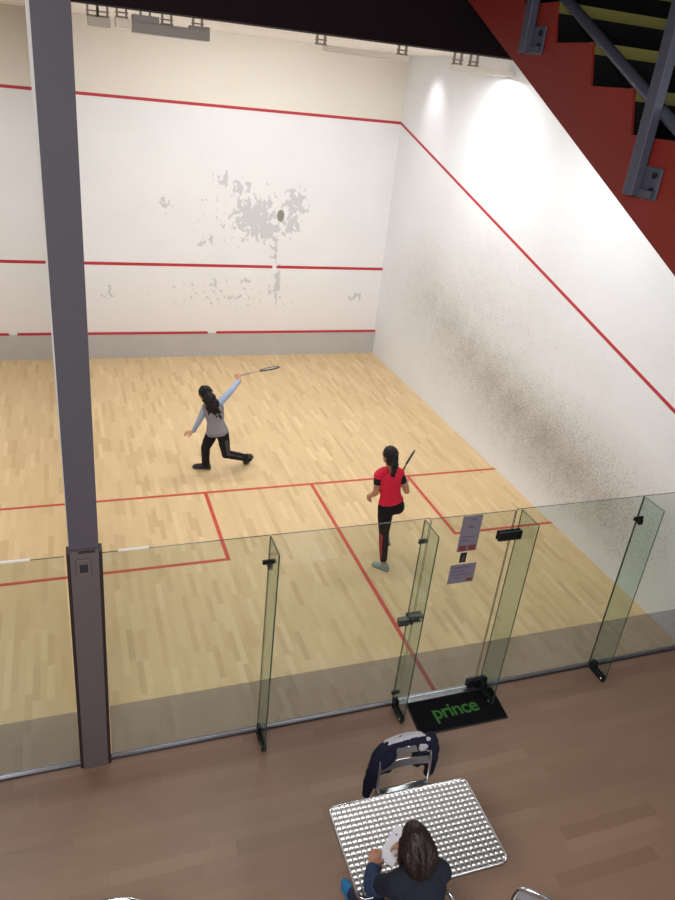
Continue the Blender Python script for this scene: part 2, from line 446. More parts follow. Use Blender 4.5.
lk = MB(); lk.box((2.70, -.05, 1.04), (2.85, -.0065, 1.11), .006); lk.box((2.70, .0065, 1.04), (2.85, .03, 1.11), .006)
lo_ = lk.build('lock', MT['greym'], door)
kn = MB(); kn.tube([(2.815, -.05, 1.075), (2.815, -.075, 1.075)], .013); kn.build('thumb_turn', MT['chrome'], lo_, True)

# ------------------------------------------------------------------ glass fins
FINLAB = {0: 'tall green glass fin bracing the screen nearest the grey column',
          1: 'tall glass fin beside the door lock, left of the black mat',
          2: 'tall glass fin beside the door hinges, right of the black mat',
          3: 'tall green glass fin bracing the screen farthest right, beside the dirty white wall'}
for i, (x, kind) in enumerate(((1.355, 'a'), (2.705, 'b'), (3.672, 'c'), (5.035, 'a'))):
    r = empty('glass_fin', (x, -.12, 0), FINLAB[i], 'glass fin', 'glass fins along the screen')
    L = lambda lo, hi: ((lo[0], lo[1]+.12, lo[2]), (hi[0], hi[1]+.12, hi[2]))
    lo, hi = L((-.006, -.278, .035), (.006, -.008, GT-.005))
    glass_obj('fin_pane', lo, hi, MT['fin'], r)
    b = MB()
    for sx in (-1, 1):
        x0, x1 = sorted((sx*.0065, sx*.020))
        b.box(*L((x0, -.262, .0115 if kind == 'c' else 0), (x1, -.04, .075)), bevel=.004)
        b.box(*L((x0, -.11, .07), (x1, -.04, .13)), bevel=.004)
    cl = b.build('base_clamp', MT['clamp'], r)
    for yy in (-.235, -.15, -.07):
        bo = MB(); bo.tube([(-.028, yy+.12, .038), (.028, yy+.12, .038)], .011, 12); bo.build('bolt', MT['chrome' if yy == -.235 else 'blackm'], cl, True)
    if kind == 'a':
        b = MB(); b.box(*L((-.055, -.028, 1.875), (.055, -.0085, 1.915)), bevel=.004)
        b.box(*L((.0065, -.07, 1.85), (.018, -.009, 1.905)), bevel=.003); b.box(*L((-.018, -.07, 1.85), (-.0065, -.009, 1.905)), bevel=.003)
        b.build('patch_fitting', MT['blackm'], r)
    if kind == 'b':
        for z0, z1 in ((1.90, 1.945), (.14, .185)):
            b = MB(); b.box(*L((-.03, -.028, z0), (.055, -.0085, z1)), bevel=.004); b.build('patch_fitting', MT['greym'], r)
        b = MB(); b.box(*L((-.105, -.07, 1.035), (-.0065, -.012, 1.105)), bevel=.004); b.box(*L((.0065, -.07, 1.035), (.03, -.055, 1.105)), bevel=.004)
        b.build('strike_box', MT['greym'], r)

# ------------------------------------------------------------------ column
cr = empty('steel_column', (-.04, -.03, 0), 'tall dark grey steel column in front of the dividing wall, a small wall plate on it', 'column')
b = MB()
def slab(b, z0, z1, c0, c1, hw, y0, y1):
    vs = []
    for z, c in ((z0, c0), (z1, c1)): vs.append([V((c-hw, y0, z)), V((c+hw, y0, z)), V((c+hw, y1, z)), V((c-hw, y1, z))])
    b.ring_loft(vs)
LC = (-.04, -.03, 0)
slab(b, 2.2, 5.61, -.036, -.018, .101, -.035, .125); b.build('shaft', MT['colm'], cr, local=LC)
b = MB(); slab(b, 0, 2.215, -.055, -.035, .098, -.062, .12); b.build('casing', MT['casing'], cr, local=LC)
for s in (-1, 1):
    b = MB(); slab(b, 0, 2.19, -.055+s*.1105, -.035+s*.1105, .0125, -.05, .05); b.build('side_channel', MT['channel'], cr, local=LC)
pl = MB().box((-.095, -.075, 1.995), (.005, -.0625, 2.145), .004).build('wall_plate', MT['plate'], cr, local=LC)
MB().box((-.073, -.079, 2.035), (-.018, -.0751, 2.105), .002).build('plate_screen', MT['screen'], pl, local=LC)
MB().box((-.075, -.067, 2.195), (.04, -.0615, 2.212)).build('cover_strip', MT['channel'], cr, local=LC)

# ------------------------------------------------------------------ doormat
m = empty('doormat', (3.3, -.21, 0), 'black rubber-edged doormat with green lettering at the foot of the glass door', 'doormat')
MB().prism([(2.845, -.047), (3.795, -.047), (3.755, -.44), (2.815, -.44)], 2, 0.0, .010).build('pile', MT['mat'], m, local=(3.3, -.21, 0))
b = MB()
q = [(2.845, -.047), (3.795, -.047), (3.755, -.44), (2.815, -.44)]
for i in range(4):
    b.tube([(q[i][0], q[i][1], .006), (q[(i+1) % 4][0], q[(i+1) % 4][1], .006)], .008, 6)
b.build('rubber_edge', MT['blackm'], m, local=(3.3, -.21, 0))
cu = bpy.data.curves.new('txt', 'FONT'); cu.body = 'prince'; cu.size = .2; cu.align_x = 'CENTER'; cu.extrude = .0015; cu.offset = .0025
cu.space_character = .93
to = bpy.data.objects.new('txt', cu); COL.objects.link(to)
dg = bpy.context.evaluated_depsgraph_get(); dg.update()
tm = bpy.data.meshes.new_from_object(to.evaluated_get(dg), depsgraph=dg)
bpy.data.objects.remove(to); tm.materials.clear()
tw = max(v.co.x for v in tm.vertices)-min(v.co.x for v in tm.vertices)
tm.transform(M.Diagonal((.49/tw, 1.12, 1, 1)))
lt = link('lettering', tm, m, MT['logo']); lt.location = (-.012, -.085, .0118); lt.rotation_euler = (0, 0, math.radians(1.0))

# ------------------------------------------------------------------ notices on the door
def notice(name, quad_lo, quad_hi, label, rows, blocks):
    r = empty(name, ((quad_lo[0]+quad_hi[0])/2, -.008, quad_lo[1]), label, 'notice', 'notices taped on the glass door')
    lc = r.location.copy()
    sh = MB().box((quad_lo[0], -.0085, quad_lo[1]), (quad_hi[0], -.0063, quad_hi[1])).build('sheet', MT['notice'], r, local=lc)
    w, h = quad_hi[0]-quad_lo[0], quad_hi[1]-quad_lo[1]
    for u0, v0, u1, v1, mm in blocks:
        MB().box((quad_lo[0]+u0*w, -.0095, quad_lo[1]+v0*h), (quad_lo[0]+u1*w, -.0086, quad_lo[1]+v1*h)).build('print_block', MT[mm], r, local=lc)
    return r
notice('paper_notice', (3.08, 1.75), (3.275, 2.125), 'tall lilac-grey notice with a dark red foot, topmost on the glass door', 0,
       [(.08, .02, .46, .17, 'inkred'), (.56, .02, .94, .17, 'inkred'), (.35, .66, .62, .72, 'ink'), (.45, .88, .72, .92, 'ink'), (.12, .4, .8, .43, 'ink'), (.12, .3, .6, .33, 'ink')])
notice('paper_notice', (3.05, 1.40), (3.315, 1.61), 'wide pale lilac notice, lowest of the papers on the glass door', 0,
       [(.1, .8, .75, .86, 'ink'), (.1, .62, .6, .66, 'ink'), (.1, .45, .8, .49, 'ink'), (.72, .06, .95, .2, 'inkred'), (.1, .25, .5, .29, 'ink')])
r = empty('sticker', (3.16, -.008, 1.63), 'small black sticker with a pale squiggle, between the two notices on the glass door', 'sticker')
MB().box((-.032, -.0005, 0), (.032, .0017, .105)).build('backing', MT['blackm'], r)
b = MB(); b.tube([(-.015, -.001, .02), (.014, -.001, .035), (-.012, -.001, .052), (.014, -.001, .068), (-.006, -.001, .085)], .0028, 6, smooth=4)
b.build('squiggle', MT['notice'], r)

# ------------------------------------------------------------------ ceiling lamps
def lamp_fixture(x0, x1, y, z0, z1, m, label, brackets, extra=()):
    r = empty('ceiling_light', ((x0+x1)/2, y, ZC), label, 'light', 'lamps hung under the court ceiling')
    lc = r.location.copy()
    b = MB(); b.box((x0, y-.11, z0), (x1, y+.11, z1), .006)
    for e in extra: b.box((e[0], y-.10, e[2]), (e[1], y+.10, e[3]), .004)
    b.build('housing', m, r, local=lc)
    MB().box((x0+.04, y-.09, z0-.006), (x1-.04, y+.09, z0-.0005)).build('diffuser', MT['diff'], r, local=lc)
    for bx in brackets:
        b = MB()
        for dx in (-.055, .055): b.box((bx+dx-.012, y-.02, z1), (bx+dx+.012, y+.02, ZC))
        b.box((bx-.075, y-.03, z1+.002), (bx+.075, y+.03, z1+.022)); b.box((bx-.075, y-.03, z1+.055), (bx+.075, y+.03, z1+.07))
        b.build('bracket', MT['fixdark'], r, local=lc)
lamp_fixture(.92, 1.86, 6.0, 5.655, 5.775, MT['fixgrey'], 'dark grey box lamp under the ceiling, largest of those beside the column', (1.08, 1.34, 1.72), ((.92, 1.24, 5.77, 5.85), (1.62, 1.86, 5.77, 5.81)))
lamp_fixture(.40, .66, 6.0, 5.67, 5.77, MT['fixpale'], 'small pale box lamp under the ceiling, just beside the column', (.46, .58))
lamp_fixture(.72, .915, 6.0, 5.695, 5.79, MT['fixwhite'], 'small white box lamp between the grey box lamp and the smallest lamp', (.80,))
lamp_fixture(3.42, 4.62, 6.0, 5.715, 5.775, MT['fixwhite'], 'long white slim lamp under the ceiling near the far corner', (3.36, 4.55))
lamp_fixture(5.36, 6.32, 6.0, 5.675, 5.745, MT['fixwhite'], 'white box lamp under the ceiling against the right-hand wall', (5.42, 5.68))

# ------------------------------------------------------------------ staircase
SX = 2.16
st = empty('staircase', (2.7, -1.6, 4.6), 'red steel staircase with black treads running down across the upper right corner', 'staircase')
LS = (2.7, -1.6, 4.6)
RI, GO = .1655, .336
def low(y): return 5.84+(y+.40)*(1.0/2.05)
steps = [(-1.33+GO*k, 5.63+RI*k) for k in range(-9, 4)]      # (y of riser foot at back of a tread, tread height)
poly = [(-.05, low(-.05)), (-.05, steps[-1][1])]
for y, z in reversed(steps):
    poly += [(y, z), (y-GO+.055, z)]
yl, zl = steps[0]; poly += [(yl-GO, zl-RI), (yl-GO, low(yl-GO))]
pp = []
for p in poly:
    if not pp or (V(p)-V(pp[-1])).length > 1e-4: pp.append(p)
b = MB(); b.prism(pp, 0, SX, SX+.012); b.build('stringer', MT['redsteel'], st, local=LS)
b = MB(); b.prism(pp, 0, SX+1.09, SX+1.102); b.build('stringer', MT['redsteel'], st, local=LS)
for y, z in steps:
    if z > 6.2: continue
    t = MB(); t.box((SX+.0125, y-GO+.052, z-.03), (SX+1.088, y, z)); t = t.build('tread', MT['tread'], st, local=LS)
    n = MB(); n.box((SX+.0125, y-GO+.042, z-.044), (SX+1.087, y-GO+.0515, z+.001)); n.box((SX+.0125, y-GO+.0515, z+.0005), (SX+1.087, y-GO+.09, z+.003))
    n.build('nosing', MT['nosing'], t, local=LS)
    rr = MB(); rr.prism([(y+.0005, z-.03), (y+.012, z-.03), (y+.062, z+RI-.031), (y+.0505, z+RI-.031)], 0, SX+.0125, SX+1.088); rr.build('riser', MT['tread'], st, local=LS)
b = MB(); b.box((SX+.0125, -.30, 4.0), (SX+.013, -.29, 4.01))
b.b.free()
# railing on the near face of the stringer
for y, zb, w in ((-1.13, 5.585, .052), (-2.13, 5.085, .056)):
    p = MB(); p.box((SX-.055, y-w/2, zb), (SX-.012, y+w/2, zb+1.05), .004); po = p.build('railing_post', MT['rail'], st, local=LS)
    p = MB(); p.box((SX-.0118, y-.115, zb-.005), (SX-.0005, y+.045, zb+.115), .004); p.box((SX-.03, y-.10, zb), (SX-.0115, y-.02, zb+.03), .003)
    pl = p.build('foot_plate', MT['rail'], po, local=LS)
    for dz in (.03, .085):
        q = MB(); q.tube([(SX-.02, y-.085, zb+dz), (SX-.0116, y-.085, zb+dz)], .012, 6); q.build('bolt', MT['blackm'], pl, local=LS)
def railz(y): return 5.80+(y+1.34)*(.46/.90)
for dz, rad in ((0, .023), (.42, .02), (.82, .024)):
    p = MB(); p.tube([(SX+.01, y, railz(y)+dz) for y in (-4.3, -.1)], rad, 14); p.build('rail_bar', MT['rail'], st, True, local=LS)

# ------------------------------------------------------------------ table
tb = empty('cafe_table', (2.04, -1.795, 0), 'rectangular aluminium table with a dimpled shiny top, by the glass door', 'table', rz=math.radians(-1.2))
TW, TD, TZ = 1.11, .70, .73
def rrect(w, d, r, n=6):
    pts = []
    for cx, cy, a0 in ((w/2-r, d/2-r, 0), (-w/2+r, d/2-r, 90), (-w/2+r, -d/2+r, 180), (w/2-r, -d/2+r, 270)):
        for k in range(n+1):
            a = math.radians(a0+90*k/n); pts.append((cx+r*math.cos(a), cy+r*math.sin(a)))
    return pts
def dimpled_top(w, d, pitch, z, inside, sub=8, amp=.0026):
    nx, ny = round(w/pitch), round(d/pitch); bm = bmesh.new(); g = {}
    for i in range(nx*sub+1):
        for j in range(ny*sub+1):
            x = -w/2+w*i/(nx*sub); y = -d/2+d*j/(ny*sub)
            u, v = (i % sub)/sub-.5, (j % sub)/sub-.5
            rr = math.hypot(u, v); h = amp*max(0, 1-(rr/.47)**2) if (i % sub and j % sub) else 0
            g[i, j] = bm.verts.new((x, y, z+h))
    for i in range(nx*sub):
        for j in range(ny*sub):
            q = [g[i, j], g[i+1, j], g[i+1, j+1], g[i, j+1]]
            c = sum((p.co for p in q), V())/4
            if inside(c.x, c.y): bm.faces.new(q)
    for v in [v for v in bm.verts if not v.link_faces]: bm.verts.remove(v)
    b = MB(); b.b.free(); b.b = bm; return b
def in_rr(w, d, r):
    def f(x, y):
        ax, ay = abs(x)-(w/2-r), abs(y)-(d/2-r)
        return not (ax > 0 and ay > 0 and ax*ax+ay*ay > r*r)
    return f
dimpled_top(TW-.02, TD-.02, .0395, TZ, in_rr(TW-.02, TD-.02, .05)).build('dimpled_top', MT['tabletop'], tb, True)
b = MB(); o_ = rrect(TW, TD, .06); i_ = rrect(TW-.03, TD-.03, .05)
rings = [[V((x, y, z)) for x, y in P_] for P_, z in ((i_, TZ-.004), (i_, TZ+.003), (rrect(TW-.008, TD-.008, .058), TZ+.004), (o_, TZ), (o_, TZ-.026), (i_, TZ-.028))]
b.ring_loft(rings, closed=True); b.build('rim', MT['chrome'], tb, True)
b = MB(); b.prism(rrect(TW-.032, TD-.032, .05), 2, TZ-.022, TZ-.008); b.build('under_board', MT['alu'], tb)
b = MB(); b.tube([(0, .02, TZ-.022), (0, .02, .05)], .035, 18); b.build('pedestal', MT['chrome'], tb, True)
for sx in (-1, 1):
    for sy in (-1, 1):
        b = MB(); b.tube([(0, .02, .075), (sx*.12, .02+sy*.09, .06), (sx*.27, .02+sy*.2, .018)], .018, 12, smooth=4); b.build('foot', MT['chrome'], tb, True)

# round table whose far rim just shows at the foot of the picture
rt = empty('round_table', (-.045, -2.062, 0), 'round aluminium table with dimpled top at the lower left, only its rim showing', 'table')
RR = .36
dimpled_top(2*RR, 2*RR, .04, .73, lambda x, y: x*x+y*y < (RR-.008)**2).build('dimpled_top', MT['tabletop'], rt, True)
b = MB(); b.tube([(RR*math.cos(a*math.pi/24), RR*math.sin(a*math.pi/24), .722) for a in range(48)], .012, 10, True); b.build('rim', MT['chrome'], rt, True)
b = MB(); b.tube([(0, 0, .72), (0, 0, .03)], .03, 16); b.build('pedestal', MT['chrome'], rt, True)
for k in range(4):
    a = k*math.pi/2+.4
    b = MB(); b.tube([(0, 0, .06), (.15*math.cos(a), .15*math.sin(a), .05), (.28*math.cos(a), .28*math.sin(a), .016)], .016, 10); b.build('foot', MT['chrome'], rt, True)

# ------------------------------------------------------------------ bistro chairs (faces +Y locally, seat centre at origin)
def chair(loc, rz, label, arms=True):
    r = empty('bistro_chair', loc, label, 'chair', 'aluminium chairs round the tables', rz)
    for s in (-1, 1):
        b = MB(); b.tube([(s*.235, .22, 0), (s*.24, .215, .3), (s*.25, .205, .60), (s*.255, .16, .655), (s*.26, .0, .665), (s*.25, -.16, .66), (s*.225, -.215, .70)], .0125, 12, smooth=5)
        if not arms:
            b.b.free(); b = MB(); b.tube([(s*.222, .225, 0), (s*.218, .21, .25), (s*.205, .20, .435)], .0125, 12, smooth=4)
        b.build('arm_frame' if arms else 'front_leg', MT['chrome'], r, True)
        b = MB(); b.tube([(s*.225, -.27, 0), (s*.225, -.23, .25), (s*.222, -.205, .45)], .0125, 12, smooth=4); b.build('rear_leg', MT['chrome'], r, True)
    b = MB(); b.tube([(-.222, -.20, .43), (-.222, -.215, .62), (-.215, -.245, .76), (-.17, -.262, .815), (0, -.275, .83), (.17, -.262, .815), (.215, -.245, .76), (.222, -.215, .62), (.222, -.20, .43)], .0125, 12, smooth=6)
    b.build('back_hoop', MT['chrome'], r, True)
    for z0, z1, yy in ((.60, .675, -.222), (.71, .775, -.25)):
        b = MB(); rings = []
        for k in range(9):
            x = -.212+.424*k/8; bow = -.022*(1-(x/.212)**2); y0 = yy+bow
            rings.append([V((x, y0-.006, z0)), V((x, y0+.002, z0)), V((x, y0-.006, z1)), V((x, y0-.014, z1))])
        b.ring_loft(rings); b.build('back_slat', MT['alu'], r)
    b = MB(); b.tube([(-.215, -.2, .435), (-.225, .19, .435), (-.19, .215, .435), (.19, .215, .435), (.225, .19, .435), (.215, -.2, .435)], .011, 10, True); b.build('seat_frame', MT['chrome'], r, True)
    for k in range(7):
        y = -.17+k*.058
        MB().box((-.214, y-.022, .438), (.214, y+.022, .450), .003).build('seat_slat', MT['alu'], r)
    return r
chair((2.235, -1.395, 0), math.pi, 'aluminium slatted chair across the table with a jacket hung on its back', False)
chair((1.845, -2.37, 0), 0.0, 'aluminium chair the seated person in the dark jacket sits on')
chair((2.45, -2.70, 0), math.radians(132), 'aluminium chair at the bottom edge, right of the seated person, only its top showing', False)

# jacket hung over the chair across the table
jk = empty('jacket', (2.235, -1.14, .43), 'navy jacket with pale grey lining hung over the back of the slatted chair', 'jacket')
LJ = (2.235, -1.14, .43)
b = MB()
arch = [(-.245, .47), (-.252, .62), (-.245, .73), (-.21, .80), (-.13, .838), (0, .85), (.13, .838), (.21, .80), (.245, .73), (.252, .62), (.245, .47)]
def jy(z): return -1.395+.245+max(0, z-.62)*.16
b.tube([(2.235+x*1.0, jy(z)-.004, z-.002) for x, z in arch], .043, 12, smooth=5)
for x in (-.15, -.10, .14, .19):
    b.limb([(2.235+x, jy(.78)+.03, .78), (2.235+x*1.08, jy(.6)+.055, .55)], [.05, .045])
b.ell((2.235-.15, jy(.66)-.005, .70), (.065, 0, 0), (0, .028, 0), (.03, 0, .085))
b.remesh('jacket_body', MT['navy'], .008, 5, jk, LJ, .02, .06)
b = MB()
b.tube([(2.235-.225, jy(.75)-.005, .775), (2.235-.15, jy(.8)-.008, .855), (2.235, jy(.84)-.005, .885), (2.235+.13, jy(.84)-.003, .872), (2.235+.20, jy(.8), .80), (2.235+.215, jy(.75)-.012, .70)], .018, 10, smooth=5)
b.ell((2.235+.165, jy(.8)-.02, .79), (.05, 0, 0), (0, .018, 0), (.015, 0, .075))
b.ell((2.235-.02, jy(.84)+.01, .872), (.17, 0, .012), (0, .04, 0), (0, 0, .018))
b.remesh('lining', MT['lining'], .006, 7, jk, LJ, .006, .04)
for s, pts in ((-1, [(-.215, 0.03, .74), (-.245, .03, .60), (-.265, .03, .47), (-.275, .02, .34)]), (1, [(.235, .05, .80), (.285, .06, .68), (.295, .05, .53), (.265, .03, .42)])):
    b = MB(); b.limb([(2.235+x, -1.15+y, z) for x, y, z in pts], [.05, .047, .042, .036]); b.remesh('sleeve', MT['navy'], .008, 4, jk, LJ, .02, .06)

# ------------------------------------------------------------------ people
def hand(B, wrist, d, n, side, curl, s=1.0, spread=.18):
    """palm, four unequal bent fingers and a thumb. d: towards fingers, n: the way the palm faces, side: lateral sign of the thumb"""
    d = V(d).normalized(); n = V(n); n = (n-d*n.dot(d)).normalized(); l = d.cross(n)*side
    w = V(wrist)
    B.ell(w+d*.045*s, d*.05*s, l*.039*s, n*.0155*s, 3)
    B.ell(w+d*.07*s, d*.03*s, l*.042*s, n*.014*s, 3)
    B.limb([w-d*.03*s, w+d*.03*s], [.024*s, .022*s])
    for k, (off, ln, a0) in enumerate(((.030, .92, .0), (.010, 1.0, .0), (-.0105, .95, .06), (-.030, .76, .12))):
        p = w+d*.085*s+l*off*s
        ang = 0.0; pts = [p-d*.02*s, p]; fan = l*(off*spread*6)
        for seg_, c in ((.040, curl*.9), (.026, curl*1.05), (.021, curl*.75)):
            ang += c+a0*curl
            p = p+((d*math.cos(ang)+n*math.sin(ang)).normalized()+fan*math.cos(min(ang, 1.2)))*seg_*ln*s; pts.append(p)
        B.limb(pts, [.0095*s, .0092*s, .0085*s, .008*s, .007*s], seg=10)
    q = w+d*.022*s+l*.024*s; a = .75*d+.75*l+.35*n; a.normalize(); e = (d*.85+l*.15+n*(.25+.5*min(1, curl))).normalized()
    B.limb([q, q+a*.038*s, q+a*.038*s+e*.032*s, q+a*.038*s+(e+n*.3*curl).normalized()*.056*s], [.0135*s, .0115*s, .010*s, .0085*s], seg=10)

def axes(f, u):
    f = V(f).normalized(); u = V(u); u = (u-f*u.dot(f)).normalized(); return f, u, f.cross(u)

def head(B, c, f, u, s=1.0):
    f, u, r = axes(f, u); c = V(c)
    B.ell(c+u*.02*s-f*.008*s, f*.096*s, r*.074*s, u*.098*s, 4)
    B.ell(c-u*.045*s+f*.022*s, f*.066*s, r*.056*s, u*.066*s, 4)
    B.ell(c-u*.09*s+f*.058*s, f*.022*s, r*.026*s, u*.018*s, 3)
    B.limb([c+u*.012*s+f*.086*s, c-u*.022*s+f*.107*s], [.009*s, .0135*s])
    B.ell(c-u*.028*s+f*.092*s, f*.014*s, r*.018*s, u*.01*s, 3)
    for k in (-1, 1):
        B.ell(c-u*.005*s+r*.074*s*k-f*.012*s, f*.02*s, r*.009*s, u*.03*s, 3)
        B.ell(c+u*.024*s+f*.083*s+r*.032*s*k, f*.012*s, r*.024*s, u*.008*s, 3)
def face_bits(root, lc, c, f, u, s=1.0):
    f, u, r = axes(f, u); c = V(c)
    for k in (-1, 1):
        b = MB(); b.ell(c+u*.006*s+f*.0845*s+r*.031*s*k, f*.008*s, r*.013*s, u*.0075*s, 3); e = b.build('eye', MT['eye'], root, True, lc)
        b = MB(); b.ell(c+u*.006*s+f*.0905*s+r*.031*s*k, f*.0035*s, r*.0055*s, u*.0055*s, 3); b.build('iris', MT['hair'], e, True, lc)
    b = MB(); b.ell(c-u*.058*s+f*.0845*s, f*.007*s, r*.023*s, u*.008*s, 3); b.build('mouth', MT['lip'], root, True, lc)

def torso_secs(J, d, z0=0.0, s=1.0, cut=None):
    hl, hr, sl, sr = (V(J[k]) for k in ('hipL', 'hipR', 'shL', 'shR'))
    pel = (hl+hr)/2; nk = V(J['neck']); chestc = (sl+sr)/2
    lh = (hr-hl).normalized(); ls = (sr-sl).normalized(); up = (chestc-pel).normalized()
    F = V(J['fwd'])
    def sec(t, a, b, off=0.0):
        c = pel.lerp(chestc, t); l = lh.lerp(ls, t); l = (l-up*l.dot(up)).normalized(); f = up.cross(l).normalized()
        if f.dot(F) < 0: f = -f
        return (c+f*off*s, l, f, (a*s+d), (b*s+d))
    if cut is not None:
        return [sec(cut, .164, .116, -.006), sec(.26, .145, .102), sec(.42, .122, .092), sec(.62, .136, .102, .006), sec(.82, .158, .108, .006), sec(.95, .165, .092), sec(1.04, .13, .075), sec(1.10, .06, .05)]
    return [sec(-.14, .10, .07), sec(-.08, .155, .11), sec(.05, .168, .118, -.008), sec(.22, .148, .104), sec(.42, .122, .092), sec(.62, .136, .102, .006),
            sec(.82, .158, .108, .006), sec(.95, .165, .092), sec(1.04, .13, .075), sec(1.10, .06, .05)]

def make_body(root, J, mt, s=1.0, voxel=.0048):
    lc = root.location.copy(); B = MB()
    B.sections(torso_secs(J, 0.0, s=s))
    nk = V(J['neck']); hc = V(J['head']); f, u, r = axes(J['hf'], J['hu'])
    B.limb([nk-(hc-nk)*.25, hc-u*.045*s-f*.012*s], [.056*s, .05*s]); head(B, hc, f, u, s)
    for k in 'LR':
        sh, el, wr = V(J['sh'+k]), V(J['el'+k]), V(J['wr'+k])
        ne = (V(J['neck'])+sh)/2
        B.limb([ne, sh], [.05*s, .054*s])
        B.limb([sh, sh.lerp(el, .35), el, el.lerp(wr, .3), wr], [.052*s, .047*s, .037*s, .038*s, .025*s])
        hip, kn, an = V(J['hip'+k]), V(J['kn'+k]), V(J['an'+k])
        cd = (kn-hip).normalized().cross((an-kn).normalized()); 
        B.limb([hip, hip.lerp(kn, .35), kn, kn.lerp(an, .3), an], [.088*s, .080*s, .055*s, .056*s, .036*s])
        tp, he = V(J['toe'+k]), V(J['heel'+k]); 
        B.limb([an, he.lerp(an, .45)], [.034*s, .028*s]); B.limb([he.lerp(an, .4)+(tp-he)*.08, he.lerp(tp, .55)+(an-he)*.28, tp.lerp(he, .2)+(an-he)*.2], [.027*s, .024*s, .015*s])
    for k in 'LR':
        hd = J['hand'+k]; hand(B, J['wr'+k], hd[0], hd[1], hd[2], hd[3], s)
    o = B.remesh('body', mt, voxel, 3, root, lc)
    face_bits(root, lc, hc, f, u, s)
    return o

def shoe(root, J, k, mt, msole, s=1.0, name='shoe'):
    lc = root.location.copy()
    he, tp, an = V(J['heel'+k]), V(J['toe'+k]), V(J['an'+k])
    d = (tp-he).normalized(); up = (an-he.lerp(tp, .25)); up = (up-d*up.dot(d)).normalized(); l = d.cross(up); L = (tp-he).length
    def sec(t, w, h, lift=0.0):
        c = he+d*(L*t)+up*(.018*s+lift)
        return [c+l*(w*s*math.cos(a))+up*(max(0, math.sin(a))*h*s-.002) for a in [2*math.pi*q/20 for q in range(20)]]
    b = MB(); b.ring_loft([sec(-.03, .012, .03), sec(0, .03, .062), sec(.14, .035, .085), sec(.32, .036, .085), sec(.5, .040, .062), sec(.72, .046, .045), sec(.9, .036, .034), sec(1.0, .014, .018)])
    b.limb([he+d*L*.18+up*.06*s, he+d*L*.2+up*.098*s], [.036*s, .039*s], True, False)
    sh = b.remesh(name, mt, .006, 3, root, lc)
    pts = [(-.04, .014), (0, .032), (.14, .037), (.32, .037), (.5, .041), (.72, .048), (.9, .039), (1.02, .015)]
    b = MB(); b.ring_loft([[he+d*(L*t)+l*w*s*a+up*h for a, h in ((-1, 0), (1, 0), (1, .019*s), (-1, .019*s))] for t, w in pts])
    b.build('sole', msole, sh, local=lc)
    return sh

def hair_cap(B, c, f, u, s, back=1.0):
    f, u, r = axes(f, u); c = V(c)
    B.ell(c+u*.034*s-f*.022*s, f*.103*s, r*.086*s, u*.102*s, 4)
    B.ell(c-u*.02*s-f*.045*s, f*.075*s, r*.084*s, u*.095*s, 4)

def racket(name, p0, d, nrm, label, msh, parent_loc, length=.685, s=1.0, mg=None):
    """p0: butt of the grip, d: along the racket, nrm: string-bed normal"""
    d = V(d).normalized(); nrm = V(nrm); nrm = (nrm-d*nrm.dot(d)).normalized(); l = d.cross(nrm)
    r = empty(name, p0, label, 'racket', 'squash rackets in use'); lc = V(p0)
    P = lambda t, x=0.0: V(p0)+d*t+l*x
    b = MB(); b.tube([P(0), P(.19)], .0155, 12); b.tube([P(-.006), P(.004)], .018, 12); b.build('grip', mg or MT['racketb'], r, True, lc)
    b = MB(); b.tube([P(.185), P(.37)], [.011, .009], 12); b.build('shaft', msh, r, True, lc)
    cen, a, w = .525, .16, .095
    b = MB(); b.tube([P(cen+a*math.cos(t)*(1 if math.cos(t) > 0 else 1.0), w*math.sin(t)*(1-.28*max(0, -math.cos(t)))) for t in [2*math.pi*k/40 for k in range(40)]], .0105, 8, True)
    b.build('head_frame', MT['racketb'], r, True, lc)
    b = MB()
    for k in range(-6, 7):
        x = k*.0135; q = a*math.sqrt(max(0, 1-(x/w)**2))*.97; b.tube([P(cen-q*.97, x), P(cen+q, x)], .0012, 5)
    for k in range(-9, 10):
        y = k*.0165; q = w*math.sqrt(max(0, 1-(y/a)**2))*(1-.28*max(0, -y/a)); b.tube([P(cen+y, -q), P(cen+y, q)], .0012, 5)
    b.build('strings', MT['string'], r, True, lc)
    return r

def grip_axes(arm, h):
    h = V(h).normalized(); a = V(arm).normalized(); d = (a-h*a.dot(h)).normalized(); return d, h

# ---- player in the grey vest, near the front of the court
s1 = .90
rd = V((.68, .20, .045)).normalized()                                   # direction of the racket
J = dict(hipL=(1.815, 4.86, .66), hipR=(1.955, 4.81, .66), shL=(1.735, 4.98, 1.015), shR=(1.905, 4.87, 1.115), neck=(1.80, 4.935, 1.10), head=(1.715, 4.975, 1.215), fwd=(-.45, .8, 0),
         hf=(-.72, .62, -.25), hu=(-.25, .1, .95),
         elL=(1.665, 5.05, .79), wrL=(1.575, 5.10, .575), elR=(2.09, 4.92, 1.29), wrR=(2.215, 5.01, 1.405),
         knL=(1.725, 4.90, .395), anL=(1.745, 4.965, .085), toeL=(1.565, 5.04, .0), heelL=(1.815, 4.955, .0),
         knR=(2.01, 4.78, .335), anR=(2.385, 5.00, .125), toeR=(2.365, 5.06, -.002), heelR=(2.475, 5.02, .15))
gd, gh = grip_axes(V((.11, .09, .14)), rd)
gn = gd.cross(gh)
J['handL'] = ((-.75, .2, -.25), (.2, .5, -.8), 1, .22)
J['handR'] = (gd, gn, 1, 1.15)
p1 = empty('person', (1.85, 4.9, 0), 'player in grey vest and black trousers swinging a racket near the court front', 'person')
make_body(p1, J, MT['skin'], s1)
lc = p1.location.copy()
b = MB(); b.sections(torso_secs(J, .016, s=s1)[1:]); nk = V(J['neck'])
for k in 'LR': b.limb([(nk+V(J['sh'+k]))/2, V(J['sh'+k])], [.06*s1, .062*s1])
b.remesh('vest', MT['greyvest'], .009, 5, p1, lc, .010, .07)
